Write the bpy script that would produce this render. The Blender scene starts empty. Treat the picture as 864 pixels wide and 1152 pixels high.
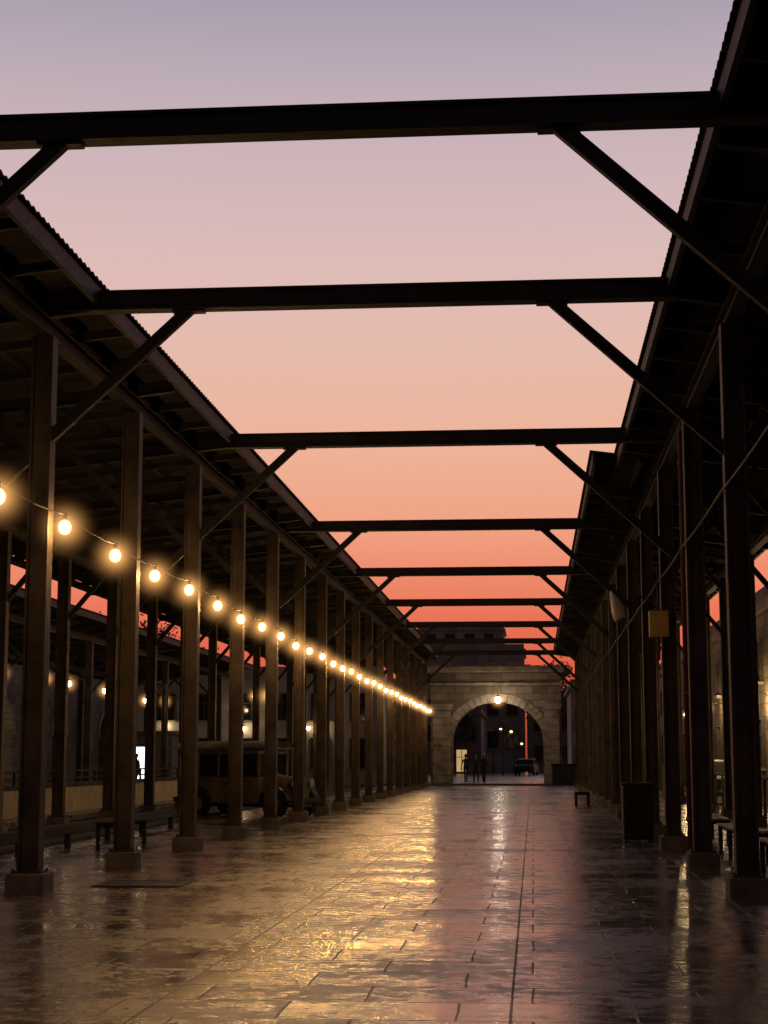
import bpy, math, random
from mathutils import Vector, Matrix
random.seed(7)
S = bpy.context.scene
S.view_settings.view_transform = 'Standard'
S.view_settings.look = 'None'
S.view_settings.exposure = 0

def lin(c):
    return tuple((x/255/12.92) if x/255 <= 0.04045 else ((x/255+0.055)/1.055)**2.4 for x in c)

# ------------------------------------------------------------------ materials
def newmat(name):
    m = bpy.data.materials.new(name); m.use_nodes = True
    nt = m.node_tree; b = nt.nodes['Principled BSDF']
    return m, nt, b

def N(nt, t, **kw):
    n = nt.nodes.new(t)
    for k, v in kw.items():
        if k in n.inputs: n.inputs[k].default_value = v
        else: setattr(n, k, v)
    return n

def simple(name, col, rough=0.6, metal=0.0, var=0.35, scale=3.0, bump=0.15, col2=None):
    m, nt, b = newmat(name)
    tc = N(nt, 'ShaderNodeTexCoord')
    n1 = N(nt, 'ShaderNodeTexNoise', Scale=scale, Detail=8.0, Roughness=0.65)
    n2 = N(nt, 'ShaderNodeTexNoise', Scale=scale*9, Detail=5.0)
    nt.links.new(tc.outputs['Object'], n1.inputs['Vector'])
    nt.links.new(tc.outputs['Object'], n2.inputs['Vector'])
    r = N(nt, 'ShaderNodeValToRGB')
    c2 = col2 if col2 else tuple(c*(1-var) for c in col)
    r.color_ramp.elements[0].position = 0.33; r.color_ramp.elements[0].color = (*c2, 1)
    r.color_ramp.elements[1].position = 0.66; r.color_ramp.elements[1].color = (*[min(1, c*(1+var*0.5)) for c in col], 1)
    nt.links.new(n1.outputs['Fac'], r.inputs['Fac'])
    nt.links.new(r.outputs['Color'], b.inputs['Base Color'])
    mr = N(nt, 'ShaderNodeMapRange'); mr.inputs['To Min'].default_value = max(0.05, rough-0.15); mr.inputs['To Max'].default_value = min(1, rough+0.15)
    nt.links.new(n2.outputs['Fac'], mr.inputs['Value']); nt.links.new(mr.outputs[0], b.inputs['Roughness'])
    b.inputs['Metallic'].default_value = metal
    if bump:
        bp = N(nt, 'ShaderNodeBump', Strength=bump, Distance=0.02)
        nt.links.new(n2.outputs['Fac'], bp.inputs['Height']); nt.links.new(bp.outputs[0], b.inputs['Normal'])
    return m

def emit(name, col, s):
    m, nt, b = newmat(name)
    b.inputs['Base Color'].default_value = (*[c*0.5 for c in col], 1)
    b.inputs['Emission Color'].default_value = (*col, 1)
    b.inputs['Emission Strength'].default_value = s
    return m

def frosted(name, col, s, t):
    """glowing tinted globe, partly see-through"""
    m = bpy.data.materials.new(name); m.use_nodes = True; nt = m.node_tree; nt.nodes.clear()
    out = N(nt, 'ShaderNodeOutputMaterial'); mx = N(nt, 'ShaderNodeMixShader'); mx.inputs[0].default_value = t
    e = N(nt, 'ShaderNodeEmission'); e.inputs[0].default_value = (*col, 1); e.inputs[1].default_value = s
    tr = N(nt, 'ShaderNodeBsdfTransparent'); tr.inputs[0].default_value = (1, 0.93, 0.8, 1)
    nt.links.new(e.outputs[0], mx.inputs[1]); nt.links.new(tr.outputs[0], mx.inputs[2]); nt.links.new(mx.outputs[0], out.inputs[0])
    return m

def bloom(name, col, s, R):
    """added glow imitating lens bloom round a lamp: emissive volume, strongest at the centre"""
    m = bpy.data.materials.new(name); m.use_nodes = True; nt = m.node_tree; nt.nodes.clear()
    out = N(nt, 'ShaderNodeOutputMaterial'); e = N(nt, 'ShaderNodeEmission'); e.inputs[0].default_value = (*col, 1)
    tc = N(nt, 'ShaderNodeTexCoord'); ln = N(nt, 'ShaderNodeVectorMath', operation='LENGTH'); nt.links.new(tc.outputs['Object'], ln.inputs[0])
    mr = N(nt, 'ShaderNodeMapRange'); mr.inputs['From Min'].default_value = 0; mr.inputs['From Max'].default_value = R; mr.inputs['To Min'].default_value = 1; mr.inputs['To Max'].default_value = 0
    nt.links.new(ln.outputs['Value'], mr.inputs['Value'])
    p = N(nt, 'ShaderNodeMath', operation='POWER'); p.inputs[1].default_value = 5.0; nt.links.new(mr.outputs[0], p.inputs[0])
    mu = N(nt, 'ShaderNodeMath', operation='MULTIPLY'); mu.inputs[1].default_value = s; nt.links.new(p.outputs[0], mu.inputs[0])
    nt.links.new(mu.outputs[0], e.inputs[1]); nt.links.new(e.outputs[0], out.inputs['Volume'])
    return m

def stone(name, col, axis, bw=0.9, bh=0.35, var=0.35, mortar=0.4):
    m, nt, b = newmat(name)
    tc = N(nt, 'ShaderNodeTexCoord'); sp = N(nt, 'ShaderNodeSeparateXYZ'); cb = N(nt, 'ShaderNodeCombineXYZ')
    nt.links.new(tc.outputs['Object'], sp.inputs[0])
    nt.links.new(sp.outputs['X' if axis == 'x' else 'Y'], cb.inputs[0]); nt.links.new(sp.outputs['Z'], cb.inputs[1])
    br = N(nt, 'ShaderNodeTexBrick'); br.inputs['Scale'].default_value = 1
    br.inputs['Brick Width'].default_value = bw; br.inputs['Row Height'].default_value = bh
    br.inputs['Mortar Size'].default_value = 0.015; br.inputs['Bias'].default_value = 0.0
    br.inputs['Color1'].default_value = (*col, 1); br.inputs['Color2'].default_value = (*[c*(1-var) for c in col], 1)
    br.inputs['Mortar'].default_value = (*[c*mortar for c in col], 1)
    nt.links.new(cb.outputs[0], br.inputs['Vector'])
    n1 = N(nt, 'ShaderNodeTexNoise', Scale=0.6, Detail=9.0, Roughness=0.7)
    nt.links.new(tc.outputs['Object'], n1.inputs['Vector'])
    mr = N(nt, 'ShaderNodeMapRange'); mr.inputs['From Min'].default_value = 0.3; mr.inputs['From Max'].default_value = 0.7
    mr.inputs['To Min'].default_value = 0.35; mr.inputs['To Max'].default_value = 1.2
    nt.links.new(n1.outputs['Fac'], mr.inputs['Value'])
    mx = N(nt, 'ShaderNodeMix', data_type='RGBA', blend_type='MULTIPLY'); mx.inputs[0].default_value = 1
    nt.links.new(br.outputs['Color'], mx.inputs[6]); nt.links.new(mr.outputs[0], mx.inputs[7])
    nt.links.new(mx.outputs[2], b.inputs['Base Color'])
    n2 = N(nt, 'ShaderNodeTexNoise', Scale=9.0, Detail=6.0); nt.links.new(tc.outputs['Object'], n2.inputs['Vector'])
    ad = N(nt, 'ShaderNodeMath', operation='SUBTRACT'); nt.links.new(n2.outputs['Fac'], ad.inputs[0]); nt.links.new(br.outputs['Fac'], ad.inputs[1])
    bp = N(nt, 'ShaderNodeBump', Strength=0.6, Distance=0.03); nt.links.new(ad.outputs[0], bp.inputs['Height'])
    nt.links.new(bp.outputs[0], b.inputs['Normal']); b.inputs['Roughness'].default_value = 0.85
    return m

M = {}
M['steel'] = simple('painted_steel_rusty', (0.088, 0.065, 0.045), 0.65, 0.05, 0.55, 2.2, 0.35, (0.036, 0.024, 0.016))
M['steel_dark'] = simple('dark_steel', (0.026, 0.022, 0.019), 0.7, 0.05, 0.4, 2.0, 0.2)
M['sheet'] = simple('corrugated_sheet', (0.030, 0.024, 0.020), 0.8, 0.05, 0.45, 0.9, 0.15, (0.015, 0.011, 0.008))
M['wood_old'] = simple('old_timber', (0.032, 0.023, 0.017), 0.8, 0, 0.45, 2.0, 0.3)
M['concrete'] = simple('plinth_concrete', (0.20, 0.17, 0.135), 0.8, 0, 0.45, 3.0, 0.5)
M['cable'] = simple('black_cable', (0.012, 0.012, 0.012), 0.6, 0, 0.2, 5, 0)
M['filament'] = emit('bulb_core', (1.0, 0.60, 0.26), 720.0)
M['bulb'] = frosted('bulb_glass', (1.0, 0.62, 0.22), 5.5, 0.55)
M['bloom'] = bloom('added_bloom_glow', (1.0, 0.47, 0.14), 9.0, 0.52)  # self-glowing volume standing in for camera bloom, scatters no lamp light
M['lamp_warm'] = emit('lamp_warm', (1.0, 0.72, 0.38), 40.0)
M['lamp_far'] = emit('lamp_far', (1.0, 0.72, 0.38), 12.0)
M['lamp_side'] = emit('lamp_side', (1.0, 0.68, 0.32), 420.0)
M['lamp_white'] = emit('lamp_white', (1.0, 0.86, 0.65), 80.0)
M['door_glow'] = emit('lit_interior', (0.80, 0.9, 1.0), 2.2)
M['arch_glow'] = emit('lit_interior_warm', (1.0, 0.66, 0.3), 0.5)
M['cool_glow'] = emit('lit_interior_cool', (0.6, 0.75, 0.6), 0.06)
M['bin'] = simple('bin_metal', (0.018, 0.018, 0.02), 0.45, 0.2, 0.3, 4, 0.1)
M['wood'] = simple('bench_wood', (0.36, 0.24, 0.13), 0.5, 0, 0.4, 6, 0.3)
M['cream'] = simple('cream_panel', (0.62, 0.52, 0.34), 0.6, 0, 0.3, 1.5, 0.2)
M['horn'] = simple('horn_paint', (0.75, 0.66, 0.50), 0.5, 0, 0.15, 3, 0.05)
M['yellow'] = simple('yellow_box_paint', (0.78, 0.52, 0.12), 0.5, 0, 0.2, 4, 0.1)
M['rust'] = simple('red_pipe_paint', (0.16, 0.035, 0.02), 0.5, 0, 0.3, 4, 0.1)
M['plaster'] = simple('plaster_grey', (0.42, 0.40, 0.39), 0.85, 0, 0.45, 0.5, 0.2)
M['plaster_d'] = simple('plaster_dark', (0.24, 0.22, 0.21), 0.85, 0, 0.35, 0.5, 0.2)
M['frame'] = simple('window_frame', (0.06, 0.05, 0.05), 0.5, 0, 0.2, 4, 0.0)
M['stone_x'] = stone('limestone_x', (0.42, 0.32, 0.23), 'x', 0.95, 0.42, 0.55, 0.3)
M['stone_y'] = stone('limestone_y', (0.42, 0.32, 0.20), 'y', 0.8, 0.4, 0.45, 0.3)
M['stone_g'] = stone('grey_stone_y', (0.20, 0.18, 0.165), 'y', 0.8, 0.4, 0.45, 0.3)
M['voussoir'] = simple('arch_stone', (0.44, 0.35, 0.26), 0.85, 0, 0.6, 1.2, 0.5)
M['kerb'] = simple('kerb_stone', (0.26, 0.23, 0.20), 0.7, 0, 0.3, 2, 0.4)
M['paint'] = simple('bus_paint', (0.20, 0.16, 0.10), 0.45, 0, 0.5, 2.5, 0.1)
M['bus_roof'] = simple('bus_roof_paint', (0.26, 0.22, 0.15), 0.55, 0, 0.5, 2, 0.1)
M['tyre'] = simple('tyre_rubber', (0.02, 0.02, 0.02), 0.8, 0, 0.2, 5, 0.1)
M['chrome'] = simple('wheel_metal', (0.4, 0.4, 0.4), 0.4, 0.9, 0.2, 5, 0)
M['bark'] = simple('bark', (0.08, 0.055, 0.04), 0.9, 0, 0.4, 5, 0.6)
M['leaf'] = simple('leaves', (0.05, 0.075, 0.03), 0.7, 0, 0.5, 3, 0)
M['skin'] = simple('skin', (0.38, 0.22, 0.15), 0.55, 0, 0.1, 6, 0)
M['hair'] = simple('hair', (0.015, 0.011, 0.009), 0.6, 0, 0.2, 20, 0.2)
M['red_lens'] = simple('red_lens', (0.25, 0.01, 0.01), 0.2, 0, 0.2, 5, 0)
m, nt, b = newmat('window_glass'); b.inputs['Base Color'].default_value = (0.015, 0.018, 0.022, 1); b.inputs['Roughness'].default_value = 0.08
M['glass'] = m

def cloth(name, top, bottom):
    m, nt, b = newmat(name)
    tc = N(nt, 'ShaderNodeTexCoord'); sp = N(nt, 'ShaderNodeSeparateXYZ'); nt.links.new(tc.outputs['Object'], sp.inputs[0])
    r = N(nt, 'ShaderNodeValToRGB'); r.color_ramp.interpolation = 'CONSTANT'
    r.color_ramp.elements[0].color = (*bottom, 1); r.color_ramp.elements[1].position = 0.94; r.color_ramp.elements[1].color = (*top, 1)
    nt.links.new(sp.outputs['Z'], r.inputs['Fac']); nt.links.new(r.outputs[0], b.inputs['Base Color']); b.inputs['Roughness'].default_value = 0.9
    return m

# paving
def paving():
    m, nt, b = newmat('wet_stone_paving')
    tc = N(nt, 'ShaderNodeTexCoord')
    L = nt.links.new
    sp = N(nt, 'ShaderNodeSeparateXYZ'); L(tc.outputs['Object'], sp.inputs[0])
    def brick(w, h, mort, vec, c1=(1, 1, 1), c2=(0.7, 0.7, 0.7), off=0.5, mc=0.3):
        br = N(nt, 'ShaderNodeTexBrick'); br.inputs['Scale'].default_value = 1; br.offset = off
        br.inputs['Brick Width'].default_value = w; br.inputs['Row Height'].default_value = h
        br.inputs['Mortar Size'].default_value = mort; br.inputs['Mortar Smooth'].default_value = 0.3
        br.inputs['Color1'].default_value = (*c1, 1); br.inputs['Color2'].default_value = (*c2, 1); br.inputs['Mortar'].default_value = (mc, mc, mc, 1)
        L(vec, br.inputs['Vector']); return br
    dist = N(nt, 'ShaderNodeTexNoise', Scale=1.7, Detail=4.0); L(tc.outputs['Object'], dist.inputs['Vector'])
    va = N(nt, 'ShaderNodeVectorMath', operation='MULTIPLY_ADD'); L(dist.outputs['Color'], va.inputs[0]); va.inputs[1].default_value = (0.04, 0.04, 0); L(tc.outputs['Object'], va.inputs[2])
    small = brick(1.05, 0.72, 0.009, va.outputs[0], (1, 1, 1), (0.60, 0.58, 0.56), 0.43, 0.38)
    sw = N(nt, 'ShaderNodeCombineXYZ'); L(sp.outputs['Y'], sw.inputs[0])
    xa = N(nt, 'ShaderNodeMath', operation='ADD'); xa.inputs[1].default_value = 0.15; L(sp.outputs['X'], xa.inputs[0]); L(xa.outputs[0], sw.inputs[1])
    big = brick(4.3, 2.2, 0.010, sw.outputs[0], (1, 1, 1), (0.75, 0.75, 0.75), 0.37, 0.3)
    n1 = N(nt, 'ShaderNodeTexNoise', Scale=0.55, Detail=10.0, Roughness=0.74, Distortion=0.3); L(tc.outputs['Object'], n1.inputs['Vector'])
    n2 = N(nt, 'ShaderNodeTexNoise', Scale=6.0, Detail=9.0, Roughness=0.72); L(tc.outputs['Object'], n2.inputs['Vector'])
    n3 = N(nt, 'ShaderNodeTexNoise', Scale=30.0, Detail=5.0); L(tc.outputs['Object'], n3.inputs['Vector'])
    r = N(nt, 'ShaderNodeValToRGB')
    r.color_ramp.elements[0].position = 0.30; r.color_ramp.elements[0].color = (0.085, 0.064, 0.044, 1)
    r.color_ramp.elements[1].position = 0.72; r.color_ramp.elements[1].color = (0.29, 0.235, 0.17, 1)
    mxn = N(nt, 'ShaderNodeMath', operation='ADD'); mm = N(nt, 'ShaderNodeMath', operation='MULTIPLY'); mm.inputs[1].default_value = 0.9
    sb = N(nt, 'ShaderNodeMath', operation='SUBTRACT'); sb.inputs[1].default_value = 0.5; L(n2.outputs['Fac'], sb.inputs[0]); L(sb.outputs[0], mm.inputs[0])
    L(n1.outputs['Fac'], mxn.inputs[0]); L(mm.outputs[0], mxn.inputs[1]); L(mxn.outputs[0], r.inputs['Fac'])
    a = N(nt, 'ShaderNodeMix', data_type='RGBA', blend_type='MULTIPLY'); a.inputs[0].default_value = 1
    L(r.outputs[0], a.inputs[6]); L(small.outputs['Color'], a.inputs[7])
    c = N(nt, 'ShaderNodeMix', data_type='RGBA', blend_type='MULTIPLY'); c.inputs[0].default_value = 1
    L(a.outputs[2], c.inputs[6]); L(big.outputs['Color'], c.inputs[7]); L(c.outputs[2], b.inputs['Base Color'])
    rr = N(nt, 'ShaderNodeMapRange'); rr.inputs['From Min'].default_value = 0.38; rr.inputs['From Max'].default_value = 0.66
    rr.inputs['To Min'].default_value = 0.09; rr.inputs['To Max'].default_value = 0.40
    L(mxn.outputs[0], rr.inputs['Value'])
    sr = N(nt, 'ShaderNodeMath', operation='MULTIPLY_ADD'); L(small.outputs['Color'], sr.inputs[0]); sr.inputs[1].default_value = 0.24; L(rr.outputs[0], sr.inputs[2])
    s2 = N(nt, 'ShaderNodeMath', operation='SUBTRACT'); L(sr.outputs[0], s2.inputs[0]); s2.inputs[1].default_value = 0.165
    s3 = N(nt, 'ShaderNodeMath', operation='MULTIPLY_ADD'); L(small.outputs['Fac'], s3.inputs[0]); s3.inputs[1].default_value = 0.4; L(s2.outputs[0], s3.inputs[2])
    s4 = N(nt, 'ShaderNodeMath', operation='MULTIPLY_ADD'); L(big.outputs['Fac'], s4.inputs[0]); s4.inputs[1].default_value = 0.3; L(s3.outputs[0], s4.inputs[2])
    s5 = N(nt, 'ShaderNodeMath', operation='MAXIMUM'); L(s4.outputs[0], s5.inputs[0]); s5.inputs[1].default_value = 0.09
    L(s5.outputs[0], b.inputs['Roughness'])
    b.inputs['Specular IOR Level'].default_value = 0.55
    h1 = N(nt, 'ShaderNodeMath', operation='MULTIPLY'); L(small.outputs['Fac'], h1.inputs[0]); h1.inputs[1].default_value = -0.5
    h2 = N(nt, 'ShaderNodeMath', operation='MULTIPLY'); L(big.outputs['Fac'], h2.inputs[0]); h2.inputs[1].default_value = -0.8
    h3 = N(nt, 'ShaderNodeMath', operation='ADD'); L(h1.outputs[0], h3.inputs[0]); L(h2.outputs[0], h3.inputs[1])
    h4 = N(nt, 'ShaderNodeMath', operation='MULTIPLY_ADD'); L(n2.outputs['Fac'], h4.inputs[0]); h4.inputs[1].default_value = 0.45; L(h3.outputs[0], h4.inputs[2])
    h5 = N(nt, 'ShaderNodeMath', operation='MULTIPLY_ADD'); L(n3.outputs['Fac'], h5.inputs[0]); h5.inputs[1].default_value = 0.16; L(h4.outputs[0], h5.inputs[2])
    bp = N(nt, 'ShaderNodeBump', Strength=0.42, Distance=0.012); L(h5.outputs[0], bp.inputs['Height']); L(bp.outputs[0], b.inputs['Normal'])
    return m
M['paving'] = paving()
M['asphalt'] = simple('asphalt', (0.055, 0.052, 0.05), 0.45, 0, 0.3, 1.5, 0.4)

# ------------------------------------------------------------------ builders
def empty(name, loc=(0, 0, 0)):
    e = bpy.data.objects.new(name, None); e.location = loc; S.collection.objects.link(e); e.empty_display_size = 0.3
    return e

class MB:
    def __init__(s): s.v = []; s.f = []
    def add(s, vs, fs):
        o = len(s.v); s.v += [tuple(v) for v in vs]; s.f += [tuple(i+o for i in f) for f in fs]
    def box(s, x0, x1, y0, y1, z0, z1):
        s.add([(x0, y0, z0), (x1, y0, z0), (x1, y1, z0), (x0, y1, z0), (x0, y0, z1), (x1, y0, z1), (x1, y1, z1), (x0, y1, z1)],
              [(0, 3, 2, 1), (4, 5, 6, 7), (0, 1, 5, 4), (1, 2, 6, 5), (2, 3, 7, 6), (3, 0, 4, 7)])
    def beam(s, p, q, w, h, up=(0, 0, 1)):
        p = Vector(p); q = Vector(q); d = (q-p).normalized(); up = Vector(up)
        if abs(d.dot(up)) > 0.99: up = Vector((0, 1, 0))
        r = d.cross(up).normalized(); u = r.cross(d)
        vs = []
        for c in (p, q):
            for a, b_ in ((-1, -1), (1, -1), (1, 1), (-1, 1)): vs.append(c+r*a*w/2+u*b_*h/2)
        s.add(vs, [(0, 1, 2, 3), (7, 6, 5, 4), (0, 4, 5, 1), (1, 5, 6, 2), (2, 6, 7, 3), (3, 7, 4, 0)])
    def ibeam(s, p, q, w, h, t=0.02):
        p = Vector(p); q = Vector(q)
        d = (q-p).normalized(); r = d.cross(Vector((0, 0, 1))).normalized(); u = r.cross(d)
        s.beam(p+u*(h/2-t/2), q+u*(h/2-t/2), w, t); s.beam(p-u*(h/2-t/2), q-u*(h/2-t/2), w, t); s.beam(p, q, t*1.2, h-2*t)
    def tube(s, pts, r, n=8, cap=True):
        rings = []
        pts = [Vector(p) for p in pts]
        for i, p in enumerate(pts):
            d = (pts[min(i+1, len(pts)-1)]-pts[max(i-1, 0)]).normalized()
            up = Vector((0, 0, 1)) if abs(d.z) < 0.95 else Vector((0, 1, 0))
            a = d.cross(up).normalized(); b_ = a.cross(d); rr = r[i] if isinstance(r, (list, tuple)) else r
            rings.append([p+(a*math.cos(2*math.pi*k/n)+b_*math.sin(2*math.pi*k/n))*rr for k in range(n)])
        vs = [v for R in rings for v in R]; fs = []
        for i in range(len(pts)-1):
            for k in range(n): fs.append((i*n+k, i*n+(k+1) % n, (i+1)*n+(k+1) % n, (i+1)*n+k))
        if cap: fs.append(tuple(range(n))[::-1]); fs.append(tuple((len(pts)-1)*n+k for k in range(n)))
        s.add(vs, fs)
    def sphere(s, c, r, nu=12, nv=8, sc=(1, 1, 1)):
        vs = [(c[0], c[1], c[2]+r*sc[2])]; fs = []
        for j in range(1, nv):
            t = math.pi*j/nv
            for i in range(nu):
                a = 2*math.pi*i/nu; vs.append((c[0]+r*sc[0]*math.sin(t)*math.cos(a), c[1]+r*sc[1]*math.sin(t)*math.sin(a), c[2]+r*sc[2]*math.cos(t)))
        vs.append((c[0], c[1], c[2]-r*sc[2])); e = len(vs)-1
        for i in range(nu): fs.append((0, 1+i, 1+(i+1) % nu)); fs.append((e, e-nu+(i+1) % nu, e-nu+i))
        for j in range(nv-2):
            for i in range(nu): a = 1+j*nu; fs.append((a+i, a+nu+i, a+nu+(i+1) % nu, a+(i+1) % nu))
        s.add(vs, fs)
    def obj(s, name, mat, parent=None, smooth=False, bevel=0, loc=(0, 0, 0)):
        me = bpy.data.meshes.new(name); me.from_pydata(s.v, [], s.f); me.update()
        o = bpy.data.objects.new(name, me); S.collection.objects.link(o); me.materials.append(M[mat] if isinstance(mat, str) else mat)
        o.location = loc
        if smooth:
            for p in me.polygons: p.use_smooth = True
        if bevel:
            bv = o.modifiers.new('bevel', 'BEVEL'); bv.width = bevel; bv.segments = 2; bv.limit_method = 'ANGLE'
        if parent: o.parent = parent
        return o

# ------------------------------------------------------------------ camera
cam = bpy.data.cameras.new('camera'); co = bpy.data.objects.new('camera', cam); S.collection.objects.link(co); S.camera = co
cam.lens = 1900/1152*36; cam.sensor_width = 36; cam.clip_end = 2000
co.location = (0, 0, 1.5)
co.rotation_euler = (math.radians(90+8.29), 0, math.radians(5.0))

# ------------------------------------------------------------------ world
w = bpy.data.worlds.new('World'); S.world = w; w.use_nodes = True
nt = w.node_tree; bg = nt.nodes['Background']; L = nt.links.new
tc = N(nt, 'ShaderNodeTexCoord'); sp = N(nt, 'ShaderNodeSeparateXYZ'); L(tc.outputs['Generated'], sp.inputs[0])
rp = N(nt, 'ShaderNodeValToRGB')
stops = [(0.0, (170, 62, 46)), (0.04, (212, 84, 60)), (0.08, (232, 112, 84)), (0.108, (238, 138, 108)), (0.135, (240, 160, 130)), (0.184, (237, 179, 152)),
         (0.235, (230, 186, 171)), (0.29, (220, 187, 184)), (0.34, (207, 181, 185)), (0.39, (186, 170, 181)), (0.43, (166, 156, 173)), (0.60, (92, 94, 120)), (1.0, (40, 46, 72))]
cr = rp.color_ramp
cr.elements[0].position = stops[0][0]; cr.elements[0].color = (*lin(stops[0][1]), 1)
cr.elements[1].position = 1.0; cr.elements[1].color = (*lin(stops[-1][1]), 1)
for p, c in stops[1:-1]:
    e = cr.elements.new(p); e.color = (*lin(c), 1)
L(sp.outputs['Z'], rp.inputs['Fac'])
mr = N(nt, 'ShaderNodeMapRange'); mr.interpolation_type = 'SMOOTHSTEP'
mr.inputs['From Min'].default_value = -0.5; mr.inputs['From Max'].default_value = 0.85; mr.inputs['To Min'].default_value = 0.13; mr.inputs['To Max'].default_value = 1.0
L(sp.outputs['Y'], mr.inputs['Value'])
mx = N(nt, 'ShaderNodeMix', data_type='RGBA', blend_type='MULTIPLY'); mx.inputs[0].default_value = 1
L(rp.outputs[0], mx.inputs[6]); L(mr.outputs[0], mx.inputs[7])
sky = N(nt, 'ShaderNodeTexSky'); sky.sky_type = 'NISHITA'; sky.sun_disc = False; sky.sun_elevation = math.radians(-3); sky.sun_rotation = math.radians(0)
ms = N(nt, 'ShaderNodeMix', data_type='RGBA', blend_type='ADD'); ms.inputs[0].default_value = 0.02
L(mx.outputs[2], ms.inputs[6]); L(sky.outputs[0], ms.inputs[7])
L(ms.outputs[2], bg.inputs['Color']); bg.inputs['Strength'].default_value = 1.0

sun = bpy.data.lights.new('sun', 'SUN'); sun.energy = 0.02; sun.angle = math.radians(12); sun.color = (1, 0.5, 0.35)
so = bpy.data.objects.new('sun', sun); S.collection.objects.link(so); so.rotation_euler = (math.radians(-86), 0, 0)

# ------------------------------------------------------------------ ground
g = MB(); g.add([(-900, -300, -0.12), (900, -300, -0.12), (900, 1500, -0.12), (-900, 1500, -0.12)], [(0, 1, 2, 3)]); g.obj('ground', 'asphalt')
PL, PR, PE = -8.3, 7.2, 93.0
p = MB(); p.box(PL, PR, -8, PE, -0.11, 0.0); p.obj('pavement', 'paving')
k = MB()
x = PL
while x < PR:
    k.box(x+0.006, min(x+0.99, PR), PE+0.003, PE+0.25, -0.115, 0.012); x += 1.0
k.obj('kerb', 'kerb', bevel=0.015)
k = MB(); y = -8
while y < 90:
    k.box(-8.58, -8.303, y+0.006, y+1.19, -0.115, 0.07); y += 1.2
k.obj('kerb', 'wood_old', bevel=0.02)
p3 = MB(); p3.box(-24, -12.2, -8, PE, -0.11, 0.0); p3.obj('pavement', 'paving')
par = empty('railway_track'); m_ = MB()
for rx in (-11.3, -9.86): m_.box(rx-0.035, rx+0.035, -8, 140, -0.117, 0.0)
m_.obj('rails', 'steel_dark', par)
p2 = MB(); p2.box(-30, 30, 101.5, 184, -0.11, 0.0); p2.obj('pavement', 'paving')
k2 = MB(); x = -30
while x < 30:
    k2.box(x+0.006, x+0.99, 101.25, 101.497, -0.115, 0.012); x += 1.0
k2.obj('kerb', 'kerb', bevel=0.015)

def drain(x0, x1, y0, y1, n):
    m_ = MB(); t = 0.04
    m_.box(x0, x1, y0, y0+t, 0.004, 0.016); m_.box(x0, x1, y1-t, y1, 0.004, 0.016)
    m_.box(x0, x0+t, y0+t, y1-t, 0.004, 0.016); m_.box(x1-t, x1, y0+t, y1-t, 0.004, 0.016)
    m_.box(x0+t, x1-t, y0+t, y1-t, 0.003, 0.007)
    for i in range(n):
        a = x0+t+(x1-x0-2*t)*(i+0.2)/n; b_ = x0+t+(x1-x0-2*t)*(i+0.75)/n
        m_.box(a, b_, y0+t, y1-t, 0.007, 0.014)
    m_.obj('drain_cover', 'bin')
drain(-5.2, -4.15, 19.9, 20.9, 12)

# ------------------------------------------------------------------ canopies
def column(mb, x, y, ztop, w=0.25, d=0.22, t=0.03):
    mb.box(x-w/2, x-w/2+t, y-d/2, y+d/2, 0.25, ztop); mb.box(x+w/2-t, x+w/2, y-d/2, y+d/2, 0.25, ztop)
    mb.box(x-w/2+t, x+w/2-t, y-0.05, y+0.05, 0.25, ztop)
    mb.box(x-w/2-0.05, x+w/2+0.05, y-d/2-0.05, y+d/2+0.05, 0.222, 0.25)
    for sx in (-1, 1):
        for sy in (-1, 1): mb.box(x+sx*(w/2+0.03)-0.012, x+sx*(w/2+0.03)+0.012, y+sy*(d/2+0.03)-0.012, y+sy*(d/2+0.03)+0.012, 0.25, 0.275)

def plinth(mb, x, y):
    a = random.uniform(0.205, 0.23); mb.box(x-a, x+a, y-a, y+a, -0.115, 0.222)

def corr(xe0, z0, xe1, z1, y0, y1, name, par):
    m_ = MB(); step = 0.045; n = int(math.ceil((y1-y0)/step)); vs = []; fs = []
    for i in range(n+1):
        dz = 0.014*math.sin(i*2*math.pi/4); y = y0+i*step
        vs += [(xe0, y, z0+dz), (xe1, y, z1+dz)]
    for i in range(n): fs.append((2*i, 2*i+1, 2*i+3, 2*i+2))
    m_.add(vs, fs); o = m_.obj(name, 'sheet', par)
    sd = o.modifiers.new('thick', 'SOLIDIFY'); sd.thickness = 0.006

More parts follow.
